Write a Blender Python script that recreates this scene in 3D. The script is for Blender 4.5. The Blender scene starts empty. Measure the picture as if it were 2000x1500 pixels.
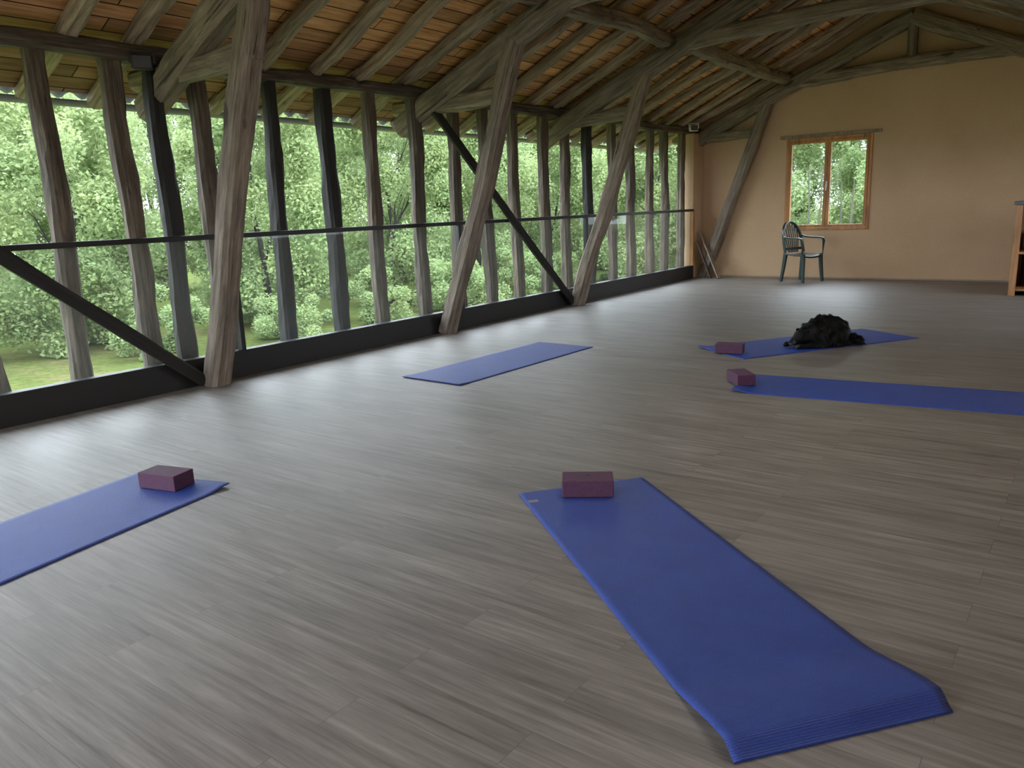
import bpy, bmesh, math, random
import numpy as np
from mathutils import Vector, Matrix, noise
COL=bpy.context.scene.collection
# ------------------------------------------------------------------ helpers
def link(o): COL.objects.link(o); return o
def info(o,label=None,cat=None,group=None,kind=None):
    if label: o["label"]=label
    if cat: o["category"]=cat
    if group: o["group"]=group
    if kind: o["kind"]=kind
    return o
def mk(name,verts,faces,mat,parent=None,smooth=False,M=None):
    me=bpy.data.meshes.new(name); me.from_pydata([tuple(v) for v in verts],[],[tuple(f) for f in faces]); me.update()
    if mat: me.materials.append(mat)
    if smooth: me.polygons.foreach_set("use_smooth",[True]*len(me.polygons))
    o=bpy.data.objects.new(name,me); link(o)
    if M is not None: o.matrix_world=M
    if parent is not None:
        o.parent=parent
        if M is not None: o.matrix_basis=Matrix.Translation(-parent.location)@M
    return o
def empty(name,loc,rz=0):
    e=bpy.data.objects.new(name,None); e.location=loc; e.rotation_euler=(0,0,rz); e.empty_display_size=.1; return link(e)
def boxg(x0,x1,y0,y1,z0,z1):
    v=[(x0,y0,z0),(x1,y0,z0),(x1,y1,z0),(x0,y1,z0),(x0,y0,z1),(x1,y0,z1),(x1,y1,z1),(x0,y1,z1)]
    f=[(0,3,2,1),(4,5,6,7),(0,1,5,4),(1,2,6,5),(2,3,7,6),(3,0,4,7)]
    return v,f
def merge(parts):
    V=[];F=[]
    for v,f in parts:
        n=len(V); V+=list(v); F+=[tuple(i+n for i in q) for q in f]
    return V,F
def bevel(o,w=.004,seg=2):
    m=o.modifiers.new("bevel","BEVEL"); m.width=w; m.segments=seg; m.limit_method='ANGLE'; return o
def box(name,x0,x1,y0,y1,z0,z1,mat,parent=None,bv=.004):
    cx,cy=(x0+x1)/2,(y0+y1)/2
    v,f=boxg(x0-cx,x1-cx,y0-cy,y1-cy,0,z1-z0)
    o=mk(name,v,f,mat,parent,M=Matrix.Translation((cx,cy,z0)))
    if bv: bevel(o,bv)
    return o
# ------------------------------------------------------------------ materials
def newmat(name):
    m=bpy.data.materials.new(name); m.use_nodes=True; nt=m.node_tree; b=nt.nodes["Principled BSDF"]
    return m,nt,b
def N(nt,t,**k):
    n=nt.nodes.new(t)
    for a,b in k.items():
        if a.startswith("i_"): n.inputs[a[2:].replace("_"," ")].default_value=b
        else: setattr(n,a,b)
    return n
def ramp(nt,fac,stops):
    r=nt.nodes.new("ShaderNodeValToRGB"); e=r.color_ramp.elements
    while len(e)<len(stops): e.new(.5)
    for i,(p,c) in enumerate(stops): e[i].position=p; e[i].color=(*c,1)
    nt.links.new(fac,r.inputs[0]); return r.outputs[0]
def mapped(nt,scale,kind="Object",rot=(0,0,0)):
    tc=N(nt,"ShaderNodeTexCoord"); mp=N(nt,"ShaderNodeMapping"); mp.inputs["Scale"].default_value=scale; mp.inputs["Rotation"].default_value=rot
    nt.links.new(tc.outputs[kind],mp.inputs[0]); return mp.outputs[0]
def noiseN(nt,vec,scale,detail=5,rough=.6):
    n=N(nt,"ShaderNodeTexNoise"); n.inputs["Scale"].default_value=scale; n.inputs["Detail"].default_value=detail; n.inputs["Roughness"].default_value=rough
    nt.links.new(vec,n.inputs["Vector"]); return n.outputs["Fac"]
def mixc(nt,fac,a,b,mode='MIX'):
    m=N(nt,"ShaderNodeMix",data_type='RGBA',blend_type=mode)
    for s,v in ((0,fac),(6,a),(7,b)):
        if hasattr(v,"is_output"): nt.links.new(v,m.inputs[s])
        elif s==0: m.inputs[0].default_value=v
        else: m.inputs[s].default_value=(*v,1)
    return m.outputs[2]
def bump(nt,b,h,strength=.3,dist=.01):
    n=N(nt,"ShaderNodeBump"); n.inputs["Strength"].default_value=strength; n.inputs["Distance"].default_value=dist
    nt.links.new(h,n.inputs["Height"]); nt.links.new(n.outputs[0],b.inputs["Normal"]); return n
def timber(name,dark,mid,light,rough=.8):
    m,nt,b=newmat(name)
    v=mapped(nt,(16,16,1.0)); f=noiseN(nt,v,2.2,10,.7)
    c=ramp(nt,f,[(.30,dark),(.5,mid),(.70,light)])
    v2=mapped(nt,(1.5,1.5,.8)); f2=noiseN(nt,v2,2.5,3)
    r2=ramp(nt,f2,[(.3,(.62,.6,.58)),(.7,(1.15,1.12,1.08))])
    oi=N(nt,"ShaderNodeObjectInfo"); r3=ramp(nt,oi.outputs["Random"],[(0,(.82,.82,.82)),(1,(1.12,1.08,1.02))])
    c=mixc(nt,1.0,c,r2,'MULTIPLY'); c=mixc(nt,1.0,c,r3,'MULTIPLY')
    v4=mapped(nt,(22,22,.7)); f4=noiseN(nt,v4,1.3,4,.5); r4=ramp(nt,f4,[(.30,(.22,.2,.18)),(.36,(1,1,1))]); c=mixc(nt,1.0,c,r4,'MULTIPLY')
    v5=mapped(nt,(5,5,2.2)); f5=noiseN(nt,v5,1.9,2,.4); r5=ramp(nt,f5,[(.26,(.35,.32,.3)),(.33,(1,1,1))]); c=mixc(nt,1.0,c,r5,'MULTIPLY')
    nt.links.new(c,b.inputs["Base Color"]); b.inputs["Roughness"].default_value=rough
    v3=mapped(nt,(30,30,1.2)); f3=noiseN(nt,v3,1.6,6,.7)
    bump(nt,b,f3,.7,.02)
    return m
def plain(name,col,rough=.5,metal=0,var=.12,nscale=12,bs=.1,**k):
    m,nt,b=newmat(name); v=mapped(nt,(1,1,1)); f=noiseN(nt,v,nscale,4)
    a=tuple(max(0,c*(1-var)) for c in col); d=tuple(min(1,c*(1+var)) for c in col)
    nt.links.new(ramp(nt,f,[(.3,a),(.7,d)]),b.inputs["Base Color"]); b.inputs["Roughness"].default_value=rough; b.inputs["Metallic"].default_value=metal
    if bs: bump(nt,b,f,bs,.005)
    for kk,vv in k.items(): b.inputs[kk.replace("_"," ")].default_value=vv
    return m
M_strut=timber("old_oak_strut",(.09,.070,.053),(.27,.22,.172),(.45,.385,.31))
M_rafter=timber("old_oak_rafter",(.12,.093,.070),(.35,.283,.215),(.56,.47,.365))
M_beam=timber("old_oak_beam",(.08,.064,.049),(.25,.205,.158),(.43,.365,.285))
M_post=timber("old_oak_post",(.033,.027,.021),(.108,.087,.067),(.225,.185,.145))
M_black=timber("black_stained_timber",(.005,.005,.005),(.011,.0105,.010),(.022,.02,.018),.7)
M_blackp=plain("black_paint",(.008,.008,.009),.5)
M_grey=plain("grey_zinc",(.22,.23,.25),.5,.3)
M_base=plain("pale_strip",(.30,.24,.17),.7)
M_white=plain("white_plastic",(.75,.75,.73),.4,bs=0)
M_lampglass=plain("floodlight_glass",(.06,.065,.07),.3,bs=0)
M_orange=timber("honey_pine",(.36,.14,.035),(.52,.235,.065),(.62,.31,.10),.45)
M_counter=timber("light_pine",(.30,.135,.045),(.42,.20,.07),(.52,.28,.11),.5)
M_inner=timber("dark_inner_board",(.03,.02,.012),(.06,.04,.025),(.09,.06,.04),.7)
M_grout=plain("slate_worktop",(.07,.08,.10),.4)
M_green=plain("dark_green_plastic",(.010,.032,.030),.32,var=.05,bs=0)
M_purple=plain("plum_foam",(.070,.020,.055),.75,var=.18,nscale=60,bs=.25)
M_logo=plain("logo_print",(.02,.007,.015),.6,bs=0)
M_tag=plain("woven_tag",(.20,.20,.24),.7,nscale=200)
M_wicker=plain("wicker",(.45,.30,.14),.8,var=.4,nscale=80,bs=.6)
M_bark=timber("bark",(.008,.007,.006),(.02,.018,.015),(.04,.036,.03))
M_postrefl=timber("post_reflection",(.025,.027,.018),(.055,.058,.04),(.09,.095,.065))  # tone for the poles that imitate reflected posts
M_nose=plain("wet_black_nose",(.01,.01,.01),.25,bs=0)
def clay():
    m,nt,b=newmat("ochre_clay_plaster")
    v=mapped(nt,(1,1,1)); f=noiseN(nt,v,.9,6,.6); c=ramp(nt,f,[(.3,(.56,.36,.20)),(.7,(.65,.435,.255))])
    f2=noiseN(nt,v,55,4,.7); r=ramp(nt,f2,[(.3,(.89,.88,.87)),(.55,(1,1,1)),(.8,(1.05,1.05,1.04))])
    nt.links.new(mixc(nt,1,c,r,'MULTIPLY'),b.inputs["Base Color"]); b.inputs["Roughness"].default_value=.92
    f3=noiseN(nt,v,18,8,.7); bump(nt,b,f3,.22,.015); return m
M_clay=clay()
def floorm():
    m,nt,b=newmat("grey_wood_vinyl_planks")
    v=mapped(nt,(1,1,1))
    br=N(nt,"ShaderNodeTexBrick"); br.offset=.37; br.offset_frequency=2
    nt.links.new(v,br.inputs["Vector"])
    br.inputs["Scale"].default_value=1; br.inputs["Brick Width"].default_value=1.25; br.inputs["Row Height"].default_value=.14
    br.inputs["Mortar Size"].default_value=.0008; br.inputs["Mortar Smooth"].default_value=.2
    br.inputs["Color1"].default_value=(.0,0,0,1); br.inputs["Color2"].default_value=(1,1,1,1); br.inputs["Mortar"].default_value=(.5,.5,.5,1)
    cm=N(nt,"ShaderNodeCombineXYZ"); mu=N(nt,"ShaderNodeMath",operation='MULTIPLY'); mu.inputs[1].default_value=37.0
    nt.links.new(br.outputs["Color"],mu.inputs[0]); nt.links.new(mu.outputs[0],cm.inputs[2])
    ad=N(nt,"ShaderNodeVectorMath",operation='ADD'); mp=N(nt,"ShaderNodeMapping"); mp.inputs["Scale"].default_value=(1.2,24,1)
    nt.links.new(v,mp.inputs[0]); nt.links.new(mp.outputs[0],ad.inputs[0]); nt.links.new(cm.outputs[0],ad.inputs[1])
    g=noiseN(nt,ad.outputs[0],1.6,10,.72)
    c=ramp(nt,g,[(.28,(.062,.051,.042)),(.43,(.145,.127,.110)),(.58,(.218,.196,.174)),(.74,(.315,.29,.265))])
    t=ramp(nt,br.outputs["Color"],[(0,(.92,.91,.90)),(1,(1.05,1.05,1.05))])
    c=mixc(nt,1,c,t,'MULTIPLY')
    mp2=N(nt,"ShaderNodeMapping"); mp2.inputs["Scale"].default_value=(2,7,1); nt.links.new(v,mp2.inputs[0])
    k=noiseN(nt,mp2.outputs[0],.8,5); kk=ramp(nt,k,[(.3,(.80,.79,.78)),(.7,(1.12,1.12,1.12))]); c=mixc(nt,1,c,kk,'MULTIPLY')
    c=mixc(nt,br.outputs["Fac"],c,(.065,.058,.05))
    nt.links.new(c,b.inputs["Base Color"])
    rr=N(nt,"ShaderNodeMapRange"); rr.inputs[3].default_value=.42; rr.inputs[4].default_value=.56; nt.links.new(g,rr.inputs[0]); nt.links.new(rr.outputs[0],b.inputs["Roughness"])
    b.inputs["Specular IOR Level"].default_value=.75
    mh=N(nt,"ShaderNodeMath",operation='SUBTRACT'); nt.links.new(g,mh.inputs[0]); nt.links.new(br.outputs["Fac"],mh.inputs[1])
    bump(nt,b,mh.outputs[0],.25,.003)
    return m
M_floor=floorm()
def deckm():
    m,nt,b=newmat("roof_boards")
    v=mapped(nt,(1,1,1),rot=(0,0,math.pi/2))
    br=N(nt,"ShaderNodeTexBrick"); br.offset=.43; nt.links.new(v,br.inputs["Vector"])
    br.inputs["Scale"].default_value=1; br.inputs["Brick Width"].default_value=2.1; br.inputs["Row Height"].default_value=.13
    br.inputs["Mortar Size"].default_value=.005; br.inputs["Color1"].default_value=(0,0,0,1); br.inputs["Color2"].default_value=(1,1,1,1)
    mp=N(nt,"ShaderNodeMapping"); mp.inputs["Scale"].default_value=(1.2,16,1); nt.links.new(v,mp.inputs[0])
    g=noiseN(nt,mp.outputs[0],2,9,.7)
    c=ramp(nt,g,[(.28,(.33,.145,.058)),(.5,(.66,.345,.16)),(.72,(.80,.53,.31))])
    t=ramp(nt,br.outputs["Color"],[(0,(.62,.58,.55)),(.5,(1,.97,.93)),(1,(1.2,1.12,1.02))])
    c=mixc(nt,1,c,t,'MULTIPLY'); c=mixc(nt,br.outputs["Fac"],c,(.03,.018,.01))
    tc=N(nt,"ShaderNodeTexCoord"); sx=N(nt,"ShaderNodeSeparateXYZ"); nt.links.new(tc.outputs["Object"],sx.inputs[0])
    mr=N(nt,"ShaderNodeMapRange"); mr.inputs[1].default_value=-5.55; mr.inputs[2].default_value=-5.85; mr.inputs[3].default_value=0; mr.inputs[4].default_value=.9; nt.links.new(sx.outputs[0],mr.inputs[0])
    eave_dim=mixc(nt,1.0,c,(.34,.38,.44),'MULTIPLY'); c=mixc(nt,mr.outputs[0],c,eave_dim)  # overhang boards coloured darker to tone down light bounced under the eaves
    nt.links.new(c,b.inputs["Base Color"]); b.inputs["Roughness"].default_value=.8; b.inputs["Specular IOR Level"].default_value=.2
    bump(nt,b,g,.3,.01); return m
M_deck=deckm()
def matm():
    m,nt,b=newmat("blue_pvc_mat")
    v=mapped(nt,(1,1,1)); w=N(nt,"ShaderNodeTexWave"); w.bands_direction='Y'; w.inputs["Scale"].default_value=62; w.inputs["Distortion"].default_value=1.5; w.inputs["Detail"].default_value=2; w.inputs["Detail Scale"].default_value=3
    nt.links.new(v,w.inputs["Vector"])
    f=noiseN(nt,v,6,5); f2=noiseN(nt,v,180,2)
    c=ramp(nt,f,[(.3,(.014,.043,.27)),(.7,(.021,.060,.35))]); c2=ramp(nt,w.outputs["Fac"],[(0,(.72,.72,.74)),(1,(1.18,1.18,1.16))]); c=mixc(nt,1,c,c2,'MULTIPLY')
    c3=ramp(nt,f2,[(.35,(.8,.8,.82)),(.65,(1.15,1.15,1.12))]); c=mixc(nt,1,c,c3,'MULTIPLY')
    nt.links.new(c,b.inputs["Base Color"]); b.inputs["Roughness"].default_value=.5; b.inputs["Specular IOR Level"].default_value=.48
    a=N(nt,"ShaderNodeMath",operation='ADD'); nt.links.new(w.outputs["Fac"],a.inputs[0]); nt.links.new(f2,a.inputs[1])
    bump(nt,b,a.outputs[0],.5,.0025); return m
M_mat=matm()
def glassm(name,d0,d1):
    m=bpy.data.materials.new(name); m.use_nodes=True; nt=m.node_tree; nt.nodes.clear()
    o=N(nt,"ShaderNodeOutputMaterial"); t=N(nt,"ShaderNodeBsdfTransparent"); t.inputs[0].default_value=(.96,.98,.97,1)
    g=N(nt,"ShaderNodeBsdfGlossy"); g.inputs["Roughness"].default_value=.02; d=N(nt,"ShaderNodeBsdfDiffuse"); d.inputs[0].default_value=(.7,.75,.75,1)
    lw=N(nt,"ShaderNodeLayerWeight"); lw.inputs[0].default_value=.12
    r0=N(nt,"ShaderNodeMapRange"); r0.inputs[3].default_value=.012; r0.inputs[4].default_value=.14; nt.links.new(lw.outputs["Fresnel"],r0.inputs[0])
    m1=N(nt,"ShaderNodeMixShader"); nt.links.new(r0.outputs[0],m1.inputs[0]); nt.links.new(t.outputs[0],m1.inputs[1]); nt.links.new(g.outputs[0],m1.inputs[2])
    v=mapped(nt,(1,1,1)); f=noiseN(nt,v,1.2,6,.7); r=N(nt,"ShaderNodeMapRange"); r.inputs[1].default_value=.35; r.inputs[2].default_value=.8; r.inputs[3].default_value=d0; r.inputs[4].default_value=d1; nt.links.new(f,r.inputs[0])
    m2=N(nt,"ShaderNodeMixShader"); nt.links.new(r.outputs[0],m2.inputs[0]); nt.links.new(m1.outputs[0],m2.inputs[1]); nt.links.new(d.outputs[0],m2.inputs[2])
    nt.links.new(m2.outputs[0],o.inputs[0]); return m
M_glass=glassm("hazed_glass",.03,.065)  # pale diffuse mix imitates hazy reflections and haze over the greenery
M_pane=glassm("clear_pane",.0,.01)
def leafm(name,c0,c1,c2):
    m=bpy.data.materials.new(name); m.use_nodes=True; nt=m.node_tree; nt.nodes.clear()
    o=N(nt,"ShaderNodeOutputMaterial"); g=N(nt,"ShaderNodeNewGeometry")
    c=ramp(nt,g.outputs["Random Per Island"],[(0,c0),(.5,c1),(1,c2)])
    v=mapped(nt,(1,1,1)); f=noiseN(nt,v,.8,3); r=ramp(nt,f,[(.3,(.88,.94,.94)),(.7,(1.1,1.06,1.0))]); c=mixc(nt,1,c,r,'MULTIPLY')
    d=N(nt,"ShaderNodeBsdfDiffuse"); t=N(nt,"ShaderNodeBsdfTranslucent"); nt.links.new(c,d.inputs[0]); nt.links.new(c,t.inputs[0])
    mx=N(nt,"ShaderNodeMixShader"); mx.inputs[0].default_value=.5; nt.links.new(d.outputs[0],mx.inputs[1]); nt.links.new(t.outputs[0],mx.inputs[2])
    nt.links.new(mx.outputs[0],o.inputs[0]); return m
M_leaf=leafm("spring_leaves",(.235,.31,.125),(.255,.335,.145),(.285,.355,.17))
def grassm():
    m,nt,b=newmat("meadow_grass"); v=mapped(nt,(1,1,1)); f=noiseN(nt,v,.35,6); f2=noiseN(nt,v,9,6,.7)
    c=ramp(nt,f,[(.35,(.055,.082,.024)),(.55,(.08,.098,.032)),(.66,(.13,.11,.058))]); r=ramp(nt,f2,[(.3,(.45,.5,.4)),(.7,(1.3,1.25,1.1))])
    nt.links.new(mixc(nt,1,c,r,'MULTIPLY'),b.inputs["Base Color"]); b.inputs["Roughness"].default_value=1; b.inputs["Specular IOR Level"].default_value=0; return m
M_grass=grassm()
def dogm(name):
    m,nt,b=newmat(name); v=mapped(nt,(1,1,1)); f=noiseN(nt,v,9,3)
    sx=N(nt,"ShaderNodeSeparateXYZ"); nt.links.new(v,sx.inputs[0])
    a=N(nt,"ShaderNodeMath",operation='MULTIPLY_ADD'); a.inputs[1].default_value=.22; nt.links.new(f,a.inputs[0]); nt.links.new(sx.outputs[0],a.inputs[2])
    r=ramp(nt,a.outputs[0],[(.50,(.0025,.0025,.0025)),(.525,(.07,.068,.065))])
    nt.links.new(r,b.inputs["Base Color"]); b.inputs["Roughness"].default_value=.6; b.inputs["Specular IOR Level"].default_value=.2; return m
M_dog=dogm("black_fur")
# ------------------------------------------------------------------ geometry constants
RX=-2.43
def zp(x): return 3.68-.46*abs(x-RX)      # principal rafter centre line
def zd(x): return zp(x)+.40               # roof boards
YF=12.98; XR=1.25; YN=-3.0; XL=-5.56
def beam(name,p0,p1,w,d,mat,wdir=(0,1,0),wob=.012,seed=0,bow=0,parent=None,taper=1.0,rough=.05):
    rnd=random.Random(seed); p0=Vector(p0);p1=Vector(p1); Lz=(p1-p0); L=Lz.length; Z=Lz.normalized()
    X=Vector(wdir); X=(X-X.dot(Z)*Z).normalized(); Y=Z.cross(X)
    n=max(5,int(L/.1)); ph=[rnd.uniform(0,6.28) for _ in range(8)]; fr=[rnd.uniform(1.0,2.6) for _ in range(8)]
    c=.2
    sec=[(-.5+c,-.5),(0,-.5),(.5-c,-.5),(.5,-.5+c),(.5,0),(.5,.5-c),(.5-c,.5),(0,.5),(-.5+c,.5),(-.5,.5-c),(-.5,0),(-.5,-.5+c)]
    V=[];F=[];k=len(sec)
    for i in range(n+1):
        t=i/n; z=t*L; e=math.sin(math.pi*t)
        ox=wob*(math.sin(fr[0]*z+ph[0])+.5*math.sin(2.3*fr[1]*z+ph[1])); oy=wob*(math.sin(fr[2]*z+ph[2])+.5*math.sin(2.1*fr[3]*z+ph[3]))+bow*e
        s=(1+(taper-1)*t)*(1+.04*math.sin(3*fr[4]*z+ph[4])); s2=(1+(taper-1)*t)*(1+.04*math.sin(3*fr[5]*z+ph[5]))
        for j,(a,b) in enumerate(sec):
            q=noise.noise(Vector((a*2+seed*7.1,b*2,z*2.5)))*rough*2+noise.noise(Vector((a*5+seed*3.3,b*5,z*9)))*rough
            V.append((ox+a*w*s*(1+q),oy+b*d*s2*(1+q),z))
    for i in range(n):
        for j in range(k):
            F.append((i*k+j,i*k+(j+1)%k,(i+1)*k+(j+1)%k,(i+1)*k+j))
    F.append(tuple(range(k))[::-1]); F.append(tuple(range(n*k,n*k+k)))
    M=Matrix(((X.x,Y.x,Z.x,p0.x),(X.y,Y.y,Z.y,p0.y),(X.z,Y.z,Z.z,p0.z),(0,0,0,1)))
    return mk(name,V,F,mat,parent,M=M)
# ------------------------------------------------------------------ room shell
info(box("floor",-5.75,XR,YN,YF,-.25,0,M_floor,bv=0),"grey wood-grain vinyl plank floor","floor",kind="structure")
def colprism(x0,x1,za0,za1,zb0,zb1,y0,y1):
    v=[(x0,y0,za0),(x1,y0,zb0),(x1,y0,zb1),(x0,y0,za1),(x0,y1,za0),(x1,y1,zb0),(x1,y1,zb1),(x0,y1,za1)]
    return v,[(0,1,2,3),(5,4,7,6),(0,3,7,4),(1,5,6,2),(3,2,6,7),(0,4,5,1)]
WX0,WX1,WZ0,WZ1=-4.17,-2.895,.755,2.165
parts=[colprism(-5.78,WX0,-.25,zd(-5.78),-.25,zd(WX0),YF,YF+.3),colprism(WX0,WX1,-.25,WZ0,-.25,WZ0,YF,YF+.3),
 colprism(WX0,WX1,WZ1,zd(WX0),WZ1,zd(WX1),YF,YF+.3),colprism(WX1,RX,-.25,zd(WX1),-.25,zd(RX),YF,YF+.3),colprism(RX,XR+.2,-.25,zd(RX),-.25,zd(XR+.2),YF,YF+.3)]
v,f=merge(parts); info(mk("wall_far",v,f,M_clay),"ochre clay plastered gable wall","wall",kind="structure")
info(box("wall_left",-5.78,XL,12.56,YF,0,2.36,M_clay,bv=0),"short return of ochre clay plaster","wall",kind="structure")
zt=zd(XR)-.01
v,f=merge([boxg(XR,XR+.2,YN,8.5,-.25,zt),boxg(XR,XR+.2,8.5,11.2,-.25,.9),boxg(XR,XR+.2,8.5,11.2,1.8,zt),boxg(XR,XR+.2,11.2,YF,-.25,zt)])
info(mk("wall_right",v,f,M_clay),"ochre clay plastered wall with long opening added to let in light","wall",kind="structure")  # unseen opening added to brighten the far end of the room
parts=[colprism(-5.78,-4.8,0,zd(-5.78),0,zd(-4.8),YN-.2,YN),colprism(-4.8,RX,2.2,zd(-4.8),2.2,zd(RX),YN-.2,YN),colprism(RX,-1.0,2.2,zd(RX),2.2,zd(-1.0),YN-.2,YN),colprism(-1.0,XR+.2,0,zd(-1.0),0,zd(XR+.2),YN-.2,YN)]
v,f=merge(parts); info(mk("wall_near",v,f,M_clay),"ochre clay wall with wide opening added to let in light","wall",kind="structure")  # unseen opening put in so sky light feeds the room from behind
def slope(name,xa,xb,off,th,mat,y0,y1):
    v=[(xa,y0,zd(xa)+off),(xb,y0,zd(xb)+off),(xb,y1,zd(xb)+off),(xa,y1,zd(xa)+off)]; v+=[(a,b,c+th) for a,b,c in v]
    return mk(name,v,[(0,1,2,3),(7,6,5,4),(0,4,5,1),(1,5,6,2),(2,6,7,3),(3,7,4,0)],mat)
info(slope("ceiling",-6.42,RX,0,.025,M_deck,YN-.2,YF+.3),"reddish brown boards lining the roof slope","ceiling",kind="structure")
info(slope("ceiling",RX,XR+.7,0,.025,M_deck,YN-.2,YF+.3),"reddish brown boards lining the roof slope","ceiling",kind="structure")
def corr():
    ys=np.arange(YN-.2,YF+.5,.03); V=[];F=[]
    for y in ys:
        z=.045+.026*math.sin(y*2*math.pi/.18)
        V.append((-6.52,y,zd(-6.52)+z)); V.append((RX,y,zd(RX)+z))
    for i in range(len(ys)-1): F.append((2*i,2*i+1,2*i+3,2*i+2))
    o=mk("corrugated_roofing",V,F,M_grey); s=o.modifiers.new("s","SOLIDIFY"); s.thickness=.006
    info(o,"grey corrugated roofing sheet overhanging the eaves","roof",kind="structure")
corr()
info(box("baseboard_left",XL-.06,XL+.02,YN,12.56,0,.215,M_blackp),"black painted sill board under the railing","baseboard",kind="structure")
info(box("baseboard_far",-5.5,XR,YF-.012,YF,0,.02,M_base,bv=0),"thin pale strip at foot of clay wall","baseboard",kind="structure")
def tube(path,r,k=10,half=False):
    V=[];F=[]; n=len(path)
    for i,p in enumerate(path):
        p=Vector(p); t=(Vector(path[min(i+1,n-1)])-Vector(path[max(i-1,0)])).normalized()
        u=t.cross(Vector((0,0,1))); 
        if u.length<1e-3: u=Vector((1,0,0))
        u.normalize(); w=u.cross(t)
        rr=r[i] if isinstance(r,(list,tuple)) else r
        for j in range(k):
            a=2*math.pi*j/k if not half else math.pi+math.pi*j/(k-1)
            V.append(p+u*math.cos(a)*rr+w*math.sin(a)*rr)
    for i in range(n-1):
        for j in range(k if not half else k-1):
            F.append((i*k+j,i*k+(j+1)%k,(i+1)*k+(j+1)%k,(i+1)*k+j))
    if not half: F.append(tuple(range(k))[::-1]); F.append(tuple(range((n-1)*k,n*k)))
    return V,F
v,f=tube([(-6.46,YN,2.195),(-6.46,5,2.195),(-6.46,YF+.3,2.175)],.045,12,True)
o=mk("rain_gutter",v,f,M_grey,smooth=True); s=o.modifiers.new("s","SOLIDIFY"); s.thickness=.004
info(o,"grey zinc half-round gutter along the eaves","gutter")
# ------------------------------------------------------------------ posts
ys=[2.45,2.97,3.23,3.61,4.22,4.81,5.33,5.93,6.50,7.04,7.58,8.17,8.67,9.23,9.85,10.38,10.96,11.52,12.10]
ys=[.1,.75,1.35,1.9]+ys
for i,y in enumerate(ys):
    yy=y*5.70/5.56; blk=i in (6,8,9,17)
    w=[.135,.15,.14,.155][i%4]
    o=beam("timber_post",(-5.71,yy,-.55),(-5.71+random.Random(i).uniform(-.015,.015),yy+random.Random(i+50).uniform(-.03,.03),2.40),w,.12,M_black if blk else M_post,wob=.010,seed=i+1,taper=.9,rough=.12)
    info(o,"black stained upright timber post behind glass railing" if blk else "weathered brown upright oak post behind glass railing","post",group="upright posts along the open side")
o=beam("wall_plate",(-5.70,YN,2.44),(-5.70,YF,2.41),.15,.12,M_post,wdir=(1,0,0),wob=.010,seed=99,rough=.11); info(o,"long dark timber wall plate on top of the posts","beam")
# ------------------------------------------------------------------ railing
R=empty("glass_railing",(XL,6,.215)); info(R,"black handrail over clear glass panels, set on black sill","railing")
def rbox(name,x0,x1,y0,y1,z0,z1,mat):
    v,f=boxg(x0-XL,x1-XL,y0-6,y1-6,z0-.215,z1-.215); o=mk(name,v,f,mat); o.parent=R; return o
bevel(rbox("top_rail",XL-.022,XL+.022,YN,12.56,1.11,1.15,M_blackp),.006)
st=[.95,3.72,6.5,9.12]
for y in st: bevel(rbox("stanchion",XL-.03,XL+.03,y-.02,y+.02,.215,1.11,M_blackp))
o=rbox("stanchion",XL-.03,XL+.03,12.51,12.56,.215,1.11,M_orange); o["label"]="honey coloured wooden end upright"
pe=[YN]+st+[12.53]
for a,b in zip(pe[:-1],pe[1:]): rbox("glass_panel",XL-.004,XL+.004,a+.021,b-.021,.215,1.11,M_glass)
# ------------------------------------------------------------------ trusses
def truss(y,sd,wall=False):
    T=empty("roof_truss",(-5.49,y,0)); info(T,"old oak roof truss with leaning strut"+(" against the clay gable" if wall else " standing beside the railing"),"truss",group="roof trusses")
    beam("strut",(-5.47,y,0),(-4.42,y,2.86),.175,.165,M_strut,seed=sd,parent=T,wob=.010,rough=.08)
    beam("tie_beam",(-6.05,y+.02,2.305),(-4.55,y+.02,2.34),.14,.15,M_beam if not wall else M_strut,seed=sd+1,parent=T,wob=.012,bow=-.03,rough=.08)
    beam("principal_rafter",(-5.95,y,zp(-5.95)+.04),(RX,y,zp(RX)),.19,.21,M_beam,seed=sd+2,parent=T,wob=.012,bow=.02,rough=.08)
    beam("principal_rafter",(XR+.2,y,zp(XR+.2)),(RX,y,zp(RX)),.19,.21,M_beam,seed=sd+3,parent=T,wob=.01,rough=.08)
    beam("collar_beam",(-4.0,y,3.0),(-.85,y,3.09),.16,.165,M_beam,seed=sd+4,parent=T,wob=.010,bow=.02,rough=.08)
    beam("king_post",(RX,y,3.1),(RX,y,zp(RX)-.05),.14,.13,M_beam,seed=sd+5,parent=T,wob=.004)
    return T
TY=[.66,3.39,6.16,8.72,12.84]
for i,y in enumerate(TY): truss(y,200+i*10,i==4)
def purlin(x,y0,y1,sd,s=.15,dz=0):
    z=zp(x)+.17; o=beam("purlin",(x,y0,z+dz),(x,y1,z+dz),s,s,M_beam,wdir=(1,0,0),wob=.015,seed=sd,bow=random.Random(sd).uniform(-.01,.03),rough=.09); info(o,"heavy old oak purlin spanning between trusses","beam",group="purlins")
for x,k in ((-4.16,300),(-.7,320)):
    b=[YN,TY[0],TY[1],TY[2],TY[3],YF]
    for i in range(5): purlin(x,b[i]+.02,b[i+1]-.02,k+i)
o=beam("ridge_beam",(RX,YN,3.9),(RX,YF,3.9),.15,.16,M_beam,wdir=(1,0,0),seed=340); info(o,"old oak ridge beam under the roof apex","beam")
yy=-2.6; i=0
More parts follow.
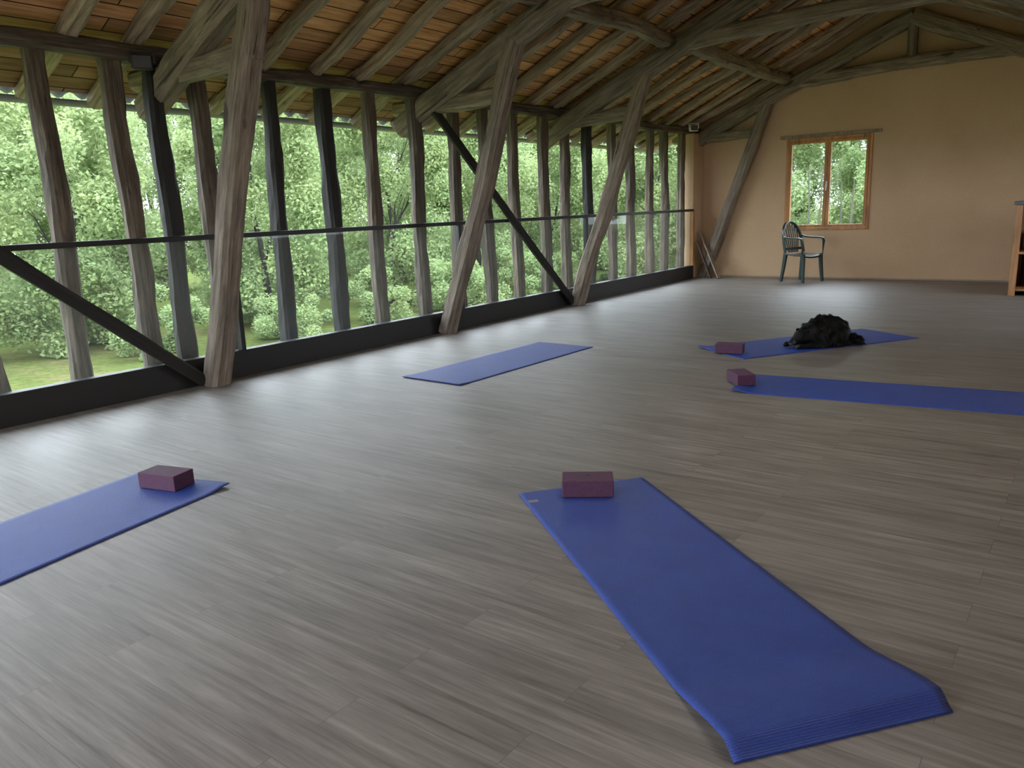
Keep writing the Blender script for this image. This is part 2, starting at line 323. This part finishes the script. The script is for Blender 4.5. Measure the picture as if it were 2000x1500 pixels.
while yy<YF-.1:
    r=random.Random(i+900)
    for sgn in (0,1):
        xe=-6.4 if sgn==0 else XR+.6
        off=.335
        o=beam("common_rafter",(xe,yy+r.uniform(-.05,.05),zp(xe)+off),(RX-(.04 if sgn==0 else -.04),yy+r.uniform(-.09,.09),zp(RX)+off-.02),.105+r.uniform(-.015,.03),.105,M_rafter,seed=400+i*2+sgn,wob=.017,rough=.16,bow=-r.uniform(0,.02))
        info(o,"rough grey-brown common rafter under the roof boards","rafter",group="common rafters")
    yy+=.53+r.uniform(-.04,.04); i+=1
for a,b,s in (((-5.49,.62,2.27),(-5.49,3.30,.05),501),((-5.49,6.12,2.27),(-5.49,8.64,.05),502)):
    o=beam("diagonal_brace",a,b,.095,.05,M_black,wdir=(0,1,0),seed=s,wob=.003,rough=.03); info(o,"black diagonal timber brace running down to strut foot","brace",group="diagonal braces")
o=beam("loose_plank",(-5.08,12.55,.0),(-5.5,12.75,.75),.09,.03,M_rafter,seed=510,wob=.003); info(o,"short brown plank leaning in the corner by the strut","plank",group="loose planks")
o=beam("loose_plank",(-5.25,12.62,.0),(-5.5,12.6,.62),.07,.03,M_post,seed=511,wob=.003); info(o,"short dark plank leaning in the corner by the strut","plank",group="loose planks")
# ------------------------------------------------------------------ window in gable
W=empty("window_1",(WX0,YF,WZ0)); info(W,"honey wood two-sash casement window in clay wall","window",kind="structure")
def wb(parts,name,mat,parent=W,bv=.004):
    v,f=merge([boxg(*p) for p in parts]); v=[(a-WX0,b-YF,c-WZ0) for a,b,c in v]; o=mk(name,v,f,mat); o.parent=parent
    if bv: bevel(o,bv)
    return o
y0,y1=YF-.02,YF+.1
FW=.04
wb([(WX0,WX0+FW,y0,y1,WZ0,WZ1),(WX1-FW,WX1,y0,y1,WZ0,WZ1),(WX0+FW,WX1-FW,y0,y1,WZ0,WZ0+FW),(WX0+FW,WX1-FW,y0,y1,WZ1-FW,WZ1)],"frame",M_orange)
mx=(WX0+WX1)/2
for a,b in ((WX0+FW+.002,mx-.002),(mx+.002,WX1-FW-.002)):
    z0,z1=WZ0+FW+.002,WZ1-FW-.002; s=.045
    S=wb([(a,a+s,y0-.005,y0+.05,z0,z1),(b-s,b,y0-.005,y0+.05,z0,z1),(a+s,b-s,y0-.005,y0+.05,z0,z0+s),(a+s,b-s,y0-.005,y0+.05,z1-s,z1)],"sash",M_orange)
    wb([(a+s,b-s,y0+.02,y0+.026,z0+s,z1-s)],"glass_pane",M_pane,parent=S,bv=0)
wb([(mx-.012,mx+.012,y0-.02,y0-.005,1.40,1.50),(mx-.009,mx+.009,y0-.045,y0-.02,1.36,1.46)],"window_handle",M_white)
o=box("window_lintel",-4.27,-2.78,YF-.035,YF+.02,2.17,2.215,M_rafter); info(o,"rough wooden lintel board over the window","lintel")
# ------------------------------------------------------------------ floodlights
def flood(loc,body,rz,label):
    E=empty("floodlight",loc,rz); info(E,label,"lamp")
    v,f=boxg(-.07,.07,-.025,.03,-.05,.05); bevel(mk("lamp_housing",v,f,body,E),.01)
    v,f=boxg(-.058,.058,-.029,-.025,-.04,.04); mk("lamp_glass",v,f,M_lampglass,E)
    v,f=merge([boxg(-.085,-.075,-.01,.01,-.01,.07),boxg(.075,.085,-.01,.01,-.01,.07),boxg(-.085,.085,-.01,.01,.065,.073)]); mk("bracket",v,f,body,E)
    return E
flood((-5.56,3.18,2.36),M_blackp,math.radians(60),"small dark floodlight fixed under the wall plate")
flood((-5.45,12.3,2.42),M_white,math.radians(50),"small white floodlight fixed near the wall plate")
# ------------------------------------------------------------------ mats
def mat(name,center,ang,L,Wd,liftf,label,tag=None):
    nu,nv=130,24; V=[];F=[]; th=.005
    for lay in (0,1):
        for i in range(nu+1):
            for j in range(nv+1):
                u=-L/2+L*(i/nu)**1.5; v=-Wd/2+Wd*j/nv; du,z=liftf(u,v,L,Wd)
                V.append((v,u+du,z+(th if lay==0 else 0)))
    k=nv+1; n=(nu+1)*k
    for i in range(nu):
        for j in range(nv):
            a=i*k+j; F.append((a,a+1,a+k+1,a+k)); F.append((n+a,n+a+k,n+a+k+1,n+a+1))
    for i in range(nu):
        for a in (i*k,): F.append((a,a+k,n+a+k,n+a))
        a=i*k+nv; F.append((a,n+a,n+a+k,a+k))
    for j in range(nv):
        F.append((j,n+j,n+j+1,j+1)); a=nu*k+j; F.append((a,a+1,n+a+1,n+a))
    o=mk(name,V,F,M_mat,smooth=True)
    o.data.polygons.foreach_set("use_smooth",[True]*(2*nu*nv)+[False]*(len(F)-2*nu*nv))
    o.location=(center[0],center[1],.0005); o.rotation_euler=(0,0,ang)
    info(o,label,"yoga mat",group="blue yoga mats")
    if tag:
        x,y=tag; v,f=boxg(x-.022,x+.022,y-.014,y+.014,.0052,.0062); t=mk("woven_tag",v,f,M_tag); t.parent=o; t["label"]="small pale woven tag"
    return o
def sm(a,b,x): t=max(0,min(1,(x-a)/(b-a))); return t*t*(3-2*t)
def ripple(u,v,s=0): return .0015*max(0,noise.noise(Vector((u*3+s,v*2,s))))
def lift_main(u,v,L,Wd):
    d=u+L/2; b=.05; H=.034+.006*(v/Wd)
    if d<.34: z=H*sm(.34,b,d) if d>b else H*sm(-.004,b,d)
    else: z=0
    return 0,z+ripple(u,v)
ang_main=math.atan2(1.125,-1.42)-math.pi/2
um=Vector((-1.42,1.125)).normalized()
cm=Vector((-1.095,2.3225))-um*.012
def lift_flat(s,curl=.0,end=-1,side=0):
    def fn(u,v,L,Wd):
        z=ripple(u,v,s)
        if curl:
            d=(L/2-u) if end>0 else (L/2+u)
            k=sm(.14,0,d)
            if side: k*=sm(-.1,1,side*v/(Wd/2))
            z+=curl*k
        return 0,z
    return fn
mat("yoga_mat",cm,ang_main,1.835,.60,lift_main,"blue yoga mat with arched end and plum block on it",tag=(-.265,.80))
mat("yoga_mat",(-3.96,5.15),math.atan2(1,.03)-math.pi/2,1.8,.61,lift_flat(3,.006,-1),"flat blue yoga mat lying near the railing, nothing on it")
dl=Vector((-.182,.983)); nl=Vector((-.983,-.182)); c=Vector((-3.25,2.02))+nl*.305-dl*.9
mat("yoga_mat",c,math.atan2(dl.y,dl.x)-math.pi/2,1.8,.61,lift_flat(5,.014,1,1),"blue yoga mat with slightly curled corner and plum block")
dm=Vector((.99,.13)).normalized(); c=Vector((-1.935,5.23))+dm*.9
mat("yoga_mat",c,math.atan2(dm.y,dm.x)-math.pi/2,1.8,.60,lift_flat(8,.02,-1,1),"blue yoga mat with lifted end beside a tilted plum block")
dd=Vector((.54,.842)).normalized(); cdog=Vector((-1.985,7.055))-dd*.04
mat("yoga_mat",cdog,math.atan2(dd.y,dd.x)-math.pi/2,1.86,.66,lift_flat(11,.012,-1,-1),"blue yoga mat with a black dog lying on it")
# ------------------------------------------------------------------ blocks
BD=.064
def block(c,ang,z,label,src=None,tilt=0):
    v,f=boxg(-.1125,.1125,-BD,BD,0,.076)
    o=mk("yoga_block",v,f,M_purple); bevel(o,.004,3); o.location=(c[0],c[1],z); o.rotation_euler=(tilt,0,ang)
    info(o,label,"yoga block",group="plum foam yoga blocks")
    V=[];F=[]
    for k in range(7):
        a=math.radians(-75+25*k); n=len(V); L=.013 if k%2==0 else .016
        for t,w in ((0,0),(.5,.0028),(1,0),(.5,-.0028)):
            V.append((math.sin(a)*L*t+math.cos(a)*w,.012+math.cos(a)*L*t-math.sin(a)*w,.0764))
        F.append((n,n+1,n+2,n+3))
    n=len(V); V+=[(-.035,-.010,.0764),(.035,-.010,.0764),(.035,-.004,.0764),(-.035,-.004,.0764)]; F.append((n,n+1,n+2,n+3))
    mk("printed_logo",V,F,M_logo,o)
    return o
def fromfront(p,ang,): 
    u=Vector((math.cos(ang),math.sin(ang))); v=Vector((-math.sin(ang),math.cos(ang))); return Vector(p)+u*.1125+v*BD
a=math.atan2(.53,.845); block(fromfront((-1.79,2.70),a),a,.0075,"plum foam yoga block lying on blue mat end")
a=math.radians(15); block(fromfront((-3.61,1.765),a),a,.0075,"plum foam yoga block near the curled mat corner")
a=math.radians(12); block((-2.43,6.27),a,.0085,"plum foam yoga block at mat end by the dog")
a=math.radians(130); block((-1.93,5.20),a,.012,"plum foam yoga block holding down a lifted mat end")
# ------------------------------------------------------------------ chair
def sweep(path,w,t,up=(0,0,1)):
    V=[];F=[];n=len(path)
    P=[Vector(p) for p in path]
    for i,p in enumerate(P):
        tg=(P[min(i+1,n-1)]-P[max(i-1,0)]).normalized(); s=tg.cross(Vector(up))
        if s.length<1e-3: s=Vector((1,0,0))
        s.normalize(); nn=s.cross(tg)
        ww=w[i] if isinstance(w,(list,tuple)) else w; tt=t[i] if isinstance(t,(list,tuple)) else t
        for a,b in ((-1,-1),(1,-1),(1,1),(-1,1)): V.append(p+s*a*ww/2+nn*b*tt/2)
    for i in range(n-1):
        for j in range(4): F.append((i*4+j,i*4+(j+1)%4,(i+1)*4+(j+1)%4,(i+1)*4+j))
    F.append((3,2,1,0)); F.append(tuple((n-1)*4+q for q in range(4)))
    return V,F
def chair(loc,rz):
    C=empty("plastic_armchair",loc,rz); info(C,"dark green moulded plastic garden armchair below the window","chair")
    V=[];F=[];n=14
    for i in range(n+1):
        for j in range(n+1):
            x=-.22+.46*i/n; y=(-.235+.47*j/n)*(1+.06*i/n); z=.425-.02*math.sin(math.pi*j/n)-.012*math.sin(math.pi*i/n)-.03*sm(.17,.24,x)+.01
            V.append((x,y,z))
    for i in range(n):
        for j in range(n): F.append((i*(n+1)+j,(i+1)*(n+1)+j,(i+1)*(n+1)+j+1,i*(n+1)+j+1))
    o=mk("seat",V,F,M_green,C,smooth=True); s=o.modifiers.new("s","SOLIDIFY"); s.thickness=.022
    parts=[]
    arch=[]
    for k in range(21):
        a=math.pi*k/20; y=-.235*math.cos(a); h=math.sin(a)**.55; z=.44+.46*h; x=-.2-.13*(z-.44)/.46-.03*(1-abs(y)/.235); arch.append((x,y,z))
    parts.append(sweep(arch,.03,.05,up=(1,0,0)))
    for k in range(-3,4):
        y0_=k*.04; y1_=k*.06; top=.44+.46*math.sin(math.acos(max(-1,min(1,-y1_/.235))))**.55
        parts.append(sweep([(-.2-.03,y0_,.44),(-.265,(y0_+y1_)/2,.62),(-.33-.02*(1-abs(k)/4),y1_,top-.01)],.026,.012,up=(1,0,0)))
    parts.append(sweep([(-.22,-.2,.5),(-.25,0,.5),(-.22,.2,.5)],.04,.015,up=(1,0,0)))
    v,f=merge(parts); bevel(mk("backrest",v,f,M_green,C),.004)
    for s_ in (-1,1):
        y=.275*s_
        v,f=sweep([(-.27,.235*s_,.70),(-.2,.27*s_,.675),(-.05,y,.665),(.12,y,.665),(.2,y*.99,.655),(.225,y*.97,.61),(.215,y*.95,.42)],[.035,.05,.055,.055,.055,.05,.045],.025)
        bevel(mk("armrest",v,f,M_green,C),.006)
    for sx in (-1,1):
        for sy in (-1,1):
            x0=.2 if sx>0 else -.2; x1=.24 if sx>0 else -.27
            v,f=sweep([(x0,.225*sy,.43),((x0+x1)/2,.235*sy,.2),(x1,.25*sy,0)],[.075,.06,.05],[.045,.04,.035],up=(0,1,0))
            bevel(mk("leg",v,f,M_green,C),.005)
    C.scale=(.84,.84,1.0)
chair((-3.68,12.40,0),math.radians(-25))
# ------------------------------------------------------------------ counter
K=empty("wooden_shelf_counter",(-.87,11.2,0)); info(K,"pine framed shelf counter with dark slate worktop","counter")
def kb(name,p,mat): 
    v,f=boxg(*p); return bevel(mk(name,v,f,mat,K))
kb("worktop",(-.02,1.6,-.03,.65,1.08,1.12),M_grout)
for x in (0,.75,1.5):
    for y in (0,.54): kb("leg",(x,x+.07,y,y+.07,0,1.08),M_counter)
kb("side_panel",(.015,.035,.07,.54,.0,1.08),M_counter)
for z in (.06,.5): kb("shelf",(.035,1.57,.02,.6,z,z+.025),M_counter)
kb("back_panel",(.0,1.57,.615,.63,.0,1.08),M_inner)
def basket(loc):
    V=[];F=[];n=28;rings=[(.0,.13),(.0,.15),(.08,.17),(.16,.185),(.24,.19),(.25,.20),(.24,.175),(.03,.14)]
    for z,r in rings:
        for j in range(n):
            a=2*math.pi*j/n; V.append((math.cos(a)*r,math.sin(a)*r*.85,z+.004*math.sin(a*14)))
    for i in range(len(rings)-1):
        for j in range(n): F.append((i*n+j,i*n+(j+1)%n,(i+1)*n+(j+1)%n,(i+1)*n+j))
    F.append(tuple(range(n))[::-1]); F.append(tuple(range((len(rings)-1)*n,len(rings)*n)))
    o=mk("wicker_basket",V,F,M_wicker,smooth=True); o.location=loc; info(o,"round woven wicker basket standing on the counter shelf","basket")
basket((-.58,11.5,.526)); 
basket((-.55,11.5,.086))
# ------------------------------------------------------------------ dog
def dog():
    J=[((-.25,0,.135),.12),((-.13,0,.165),.135),((.02,0,.165),.13),((.13,.0,.15),.108),((.20,-.015,.135),.082),((.265,-.03,.115),.074),((.315,-.04,.085),.05),((.36,-.045,.062),.036),((.385,-.048,.055),.03)]
    seg=[(J[i],J[i+1]) for i in range(len(J)-1)]
    def chain(root,pts):
        p=root
        for q in pts: seg.append((p,q)); p=q
    for s in (-1,1):
        chain(J[2],[((.10,.10*s,.12),.062),((.06,.125*s,.05),.046),((.20,.115*s-.02,.034),.03),((.31,.10*s-.04,.028),.026),((.355,.095*s-.05,.026),.030),((.38,.095*s-.052,.022),.022)])
        chain(J[0],[((-.19,.09*s,.12),.09),((-.05,.13*s,.095),.06),((-.13,.15*s,.05),.04),((-.22,.155*s,.036),.03),((-.10,.165*s,.026),.028),((-.06,.165*s,.024),.026)])
    chain(J[0],[((-.34,.05,.09),.045),((-.37,.13,.055),.03),((-.36,.21,.045),.026),((-.33,.27,.04),.014)])
    bm=bmesh.new()
    for (a,ra),(b,rb) in seg:
        a=Vector(a);b=Vector(b); n=max(3,int((b-a).length/.012))
        for i in range(n+1):
            t=i/n; p=a.lerp(b,t); r_=ra+(rb-ra)*t; p.z=max(p.z,r_)
            bmesh.ops.create_icosphere(bm,subdivisions=2,radius=r_,matrix=Matrix.Translation(p))
    for s in (-1,1):
        bmesh.ops.create_icosphere(bm,subdivisions=2,radius=.03,matrix=Matrix.Translation((.285,-.034+.035*s,.135)))
    me=bpy.data.meshes.new("d"); bm.to_mesh(me); bm.free(); o=bpy.data.objects.new("dtmp",me); link(o)
    rm=o.modifiers.new("rm","REMESH"); rm.mode='VOXEL'; rm.voxel_size=.008
    sm_=o.modifiers.new("sm","SMOOTH"); sm_.iterations=5
    dg=bpy.context.evaluated_depsgraph_get(); ev=o.evaluated_get(dg); nm=bpy.data.meshes.new_from_object(ev)
    bpy.data.objects.remove(o)
    nm.materials.clear(); nm.materials.append(M_dog); nm.polygons.foreach_set("use_smooth",[True]*len(nm.polygons))
    D=bpy.data.objects.new("dog",nm); link(D)
    rnd=random.Random(5); FV=[];FF=[]
    polys=nm.polygons; np_=len(polys)
    for _ in range(30000):
        p=polys[rnd.randrange(np_)]; c=p.center.copy(); n=p.normal.copy()
        if c.z<.01: continue
        x=c.x; lock=noise.noise_vector(c*16); L=rnd.uniform(.035,.062)*(.7+.8*abs(lock.x))
        if x>.24: L*=.55
        if x>.30: L*=.4
        if x>.15 and c.z<.07: L*=.45
        if c.y>.12 and x<-.28: L*=1.3
        if c.z<.08 and x<.1: L*=1.1
        back=Vector((-1,0,-.45)); t=back-back.dot(n)*n
        dr=(n*.45+t*.75+lock*.8+Vector((rnd.uniform(-.15,.15),rnd.uniform(-.15,.15),rnd.uniform(-.15,.15)))).normalized()
        s=dr.cross(n)
        if s.length<.01: continue
        s=s.normalized()*rnd.uniform(.0012,.0025); k=len(FV); b=c-n*.002; mid=b+dr*L*.55-Vector((0,0,.08*L)); tip=b+dr*L+Vector((0,0,-.35*L)); tip.z=max(tip.z,.003); mid.z=max(mid.z,.004)
        FV+=[b-s,b+s,mid+s*.8,tip,mid-s*.8]; FF.append((k,k+1,k+2,k+3,k+4))
    mk("fur",FV,FF,M_dog,D)
    for s in (-1,1):
        V=[];F=[]
        for i in range(6):
            t=i/5; w=.028*(1-t)**.7+.003; cx=.25-.02*t; cy=-.03+s*(.05+.035*math.sin(t*2.2)); cz=.18+.012*math.sin(t*3)-.065*t*t
            V+=[(cx-w,cy,cz-.004),(cx,cy+.008*s,cz),(cx+w,cy,cz-.004)]
        for i in range(5):
            for j in (0,1): a=i*3+j; F.append((a,a+1,a+4,a+3))
        q=mk("ear",V,F,M_dog,D,smooth=True); m=q.modifiers.new("s","SOLIDIFY"); m.thickness=.008; m=q.modifiers.new("ss","SUBSURF"); m.levels=1;m.render_levels=1
        bm=bmesh.new(); bmesh.ops.create_icosphere(bm,subdivisions=2,radius=.009,matrix=Matrix.Translation((.322,-.04+.036*s,.118))); me=bpy.data.meshes.new("eye"); bm.to_mesh(me); bm.free(); me.materials.append(M_nose); q=bpy.data.objects.new("eye",me); link(q); q.parent=D
    bm=bmesh.new(); bmesh.ops.create_icosphere(bm,subdivisions=2,radius=.015,matrix=Matrix.Translation((.412,-.05,.066))@Matrix.Diagonal((.8,1.1,.8,1))); me=bpy.data.meshes.new("nose"); bm.to_mesh(me); bm.free(); me.materials.append(M_nose); q=bpy.data.objects.new("nose",me); link(q); q.parent=D
    D.location=(-1.865,6.89,.008); D.rotation_euler=(0,0,math.radians(240)); D.scale=(.76,.76,.84)
    info(D,"black long-haired dog with white muzzle patch lying on mat","dog")
    return D
dog()
# ------------------------------------------------------------------ outside
v=[(-90,-60,-1.5),(60,-60,-1.5),(60,110,-1.5),(-90,110,-1.5)]
info(mk("ground",v,[(0,1,2,3)],M_grass),"grassy meadow below the barn","ground",kind="structure")
def foliage(seed,n,H,Rd,size,z0=.2,nc=90):
    g=np.random.default_rng(seed)
    cz=g.uniform(z0,H,nc); t=(cz-z0)/(H-z0); rad=Rd*np.sqrt(np.clip(1-(2*t-1)**2*.7,0.1,1))*(.85+.2*g.random(nc)); an=g.uniform(0,2*np.pi,nc); rr=rad*np.sqrt(g.uniform(.15,1,nc))
    C=np.stack([rr*np.cos(an),rr*np.sin(an),cz],1); cr=g.uniform(.3,.6,nc)*Rd/2
    idx=g.integers(0,nc,n); dr=g.normal(size=(n,3)); dr/=np.linalg.norm(dr,axis=1)[:,None]
    P=C[idx]+dr*(cr[idx]*(g.random(n)**.4))[:,None]; P[:,2]=np.maximum(P[:,2],.05)
    a=g.normal(size=(n,3)); a[:,2]*=.5; a/=np.linalg.norm(a,axis=1)[:,None]
    nn=g.normal(size=(n,3))*.7+dr*.8+np.array([0,0,.8]); b=np.cross(nn,a); b/=np.linalg.norm(b,axis=1)[:,None]
    s=size*g.uniform(.6,1.3,n)[:,None]
    V=np.stack([P-a*s,P+b*s*.55-a*s*.1,P+a*s,P-b*s*.55-a*s*.1],1).reshape(-1,3)
    me=bpy.data.meshes.new("foliage"); me.vertices.add(4*n); me.vertices.foreach_set("co",V.ravel()); me.loops.add(4*n); me.loops.foreach_set("vertex_index",np.arange(4*n)); me.polygons.add(n); me.polygons.foreach_set("loop_start",np.arange(n)*4); me.update(calc_edges=True); me.validate()
    me.materials.append(M_leaf); return me
def trunkmesh(seed,H):
    r=random.Random(seed); parts=[]
    def limb(p,d,L,r0,depth):
        pts=[];rs=[];q=Vector(p);dd=Vector(d).normalized()
        for k in range(6):
            pts.append(tuple(q)); rs.append(r0*(1-.13*k)); q=q+dd*L/5; dd=(dd+Vector((r.uniform(-.15,.15),r.uniform(-.15,.15),.05))).normalized()
        parts.append(tube(pts,rs,7))
        if depth>0:
            for k in (2,3,4,5):
                limb(pts[k],dd+Vector((r.uniform(-1,1),r.uniform(-1,1),r.uniform(0,.4))),L*.5,rs[k]*.6,depth-1)
    limb((0,0,-.1),(r.uniform(-.1,.1),r.uniform(-.1,.1),1),H*.55,.11,2)
    v,f=merge(parts); me=bpy.data.meshes.new("trunk"); me.from_pydata([tuple(x) for x in v],[],f); me.materials.append(M_bark); me.update(); return me
FM=[foliage(1,60000,5.3,2.1,.050),foliage(2,60000,5.0,2.2,.050),foliage(3,60000,5.7,2.0,.051)]
SM=[foliage(11,12000,1.5,1.15,.045,.05,26),foliage(12,11000,1.2,1.2,.045,.05,24)]
TM=[trunkmesh(1,5),trunkmesh(2,4.5),trunkmesh(3,5.5)]
r=random.Random(77)
def tree(x,y,s,k,sz=1):
    E=empty("leafy_tree",(x,y,-1.5),r.uniform(0,6.28)); E.scale=(s,s,s*sz*r.uniform(.97,1.05)); info(E,"dense bright green broadleaf tree standing in grass","tree",group="trees outside the barn")
    for nm,me in (("foliage",FM[k]),("trunk",TM[k])):
        o=bpy.data.objects.new(nm,me); link(o); o.parent=E
y=3.5; i=0
while y<42:
    tree((-18.6 if y<11 else -17.5)+r.uniform(-.4,.4),y,1.0 if y<11 else r.uniform(1.03,1.08),i%3,1.0 if y<7 else 1.17); y+=4.6; i+=1
y=1.5
while y<54:
    tree(-23.6+r.uniform(-.3,.3),y,1.05 if y<12 else 1.3,i%3,1.08 if y<12 else 1.2); y+=(4.8 if y<10 else 6.2); i+=1
y=4
while y<68:
    tree(-30.5+r.uniform(-.3,.3),y,1.25 if y<15 else 1.5,i%3,1.2); y+=(6 if y<9 else 7.2); i+=1
for x,y in ((-12.6,25),(-8.2,24.6),(-3.8,25),(.6,25.2),(-10.4,29.8),(-6.0,29.8),(-1.6,30),(-8.4,34.8),(-3.6,34.8)): tree(x,y,1.08,i%3,1.25); i+=1
y=8.6; i=0
while y<36:
    o=bpy.data.objects.new("shrub",SM[i%2]); link(o); o.location=(-14.9+r.uniform(-.4,.3)-(.7 if y<10 else 0),y,-1.5); o.rotation_euler=(0,0,r.uniform(0,6)); s=r.uniform(.75,1.05); o.scale=(s,s,s)
    info(o,"low leafy green shrub at the edge of the trees","shrub",group="shrubs under the trees"); y+=r.uniform(2.7,3.2); i+=1
for i,(x,y) in enumerate(((-5.05,17.3),(-4.75,17.0),(-4.4,17.4),(-4.12,16.9),(-5.55,17.2),(-5.35,17.0))):
    o=beam("post_reflection_pole",(x,y,-1.5),(x+r.uniform(-.1,.1),y,1.75+r.uniform(-.25,.3)),.04,.04,M_postrefl,seed=600+i,taper=.6,wob=.02); info(o,"slender pale pole imitating a post reflected in the gable window","trunk",group="imitated post reflections by the gable")  # added poles stand in for post reflections on the window glass
# ------------------------------------------------------------------ world / camera
w=bpy.data.worlds.new("World"); bpy.context.scene.world=w; w.use_nodes=True; nt=w.node_tree; bg=nt.nodes["Background"]
tc=N(nt,"ShaderNodeTexCoord"); sx=N(nt,"ShaderNodeSeparateXYZ"); nt.links.new(tc.outputs["Generated"],sx.inputs[0])
c=ramp(nt,sx.outputs[2],[(.0,(.31,.34,.38)),(.25,(.43,.47,.53)),(.7,(.70,.775,.88))]); nt.links.new(c,bg.inputs[0]); bg.inputs[1].default_value=15.0
def area(name,loc,rot,sx_,sy_,e,col):
    l=bpy.data.lights.new(name,'AREA'); l.shape='RECTANGLE'; l.size=sx_; l.size_y=sy_; l.energy=e; l.color=col
    o=bpy.data.objects.new(name,l); o.location=loc; o.rotation_euler=rot; link(o); info(o,"unseen soft fill light added to brighten the hall","lamp")
area("fill_light",(-2.4,-1.6,2.75),(math.radians(35),0,0),3.0,1.2,40,(1,.96,.91))  # added fill behind the camera, not a fixture of the hall
area("fill_light",(-1.3,4.2,3.1),(0,0,0),1.2,3.0,32,(1,.95,.88))  # added overhead fill kept out of frame, brightens floor and mats
cam=bpy.data.cameras.new("camera"); co=bpy.data.objects.new("camera",cam); link(co)
cam.sensor_width=36; cam.lens=36*1526.36/2000; cam.clip_end=500
co.matrix_world=Matrix(((.80216,-.09999,.58868,0),(.59592,.19625,-.77869,0),(-.03767,.97544,.21701,1.245),(0,0,0,1)))
bpy.context.scene.camera=co
vs=bpy.context.scene.view_settings; vs.view_transform='Standard'; vs.exposure=.12; vs.gamma=1.1
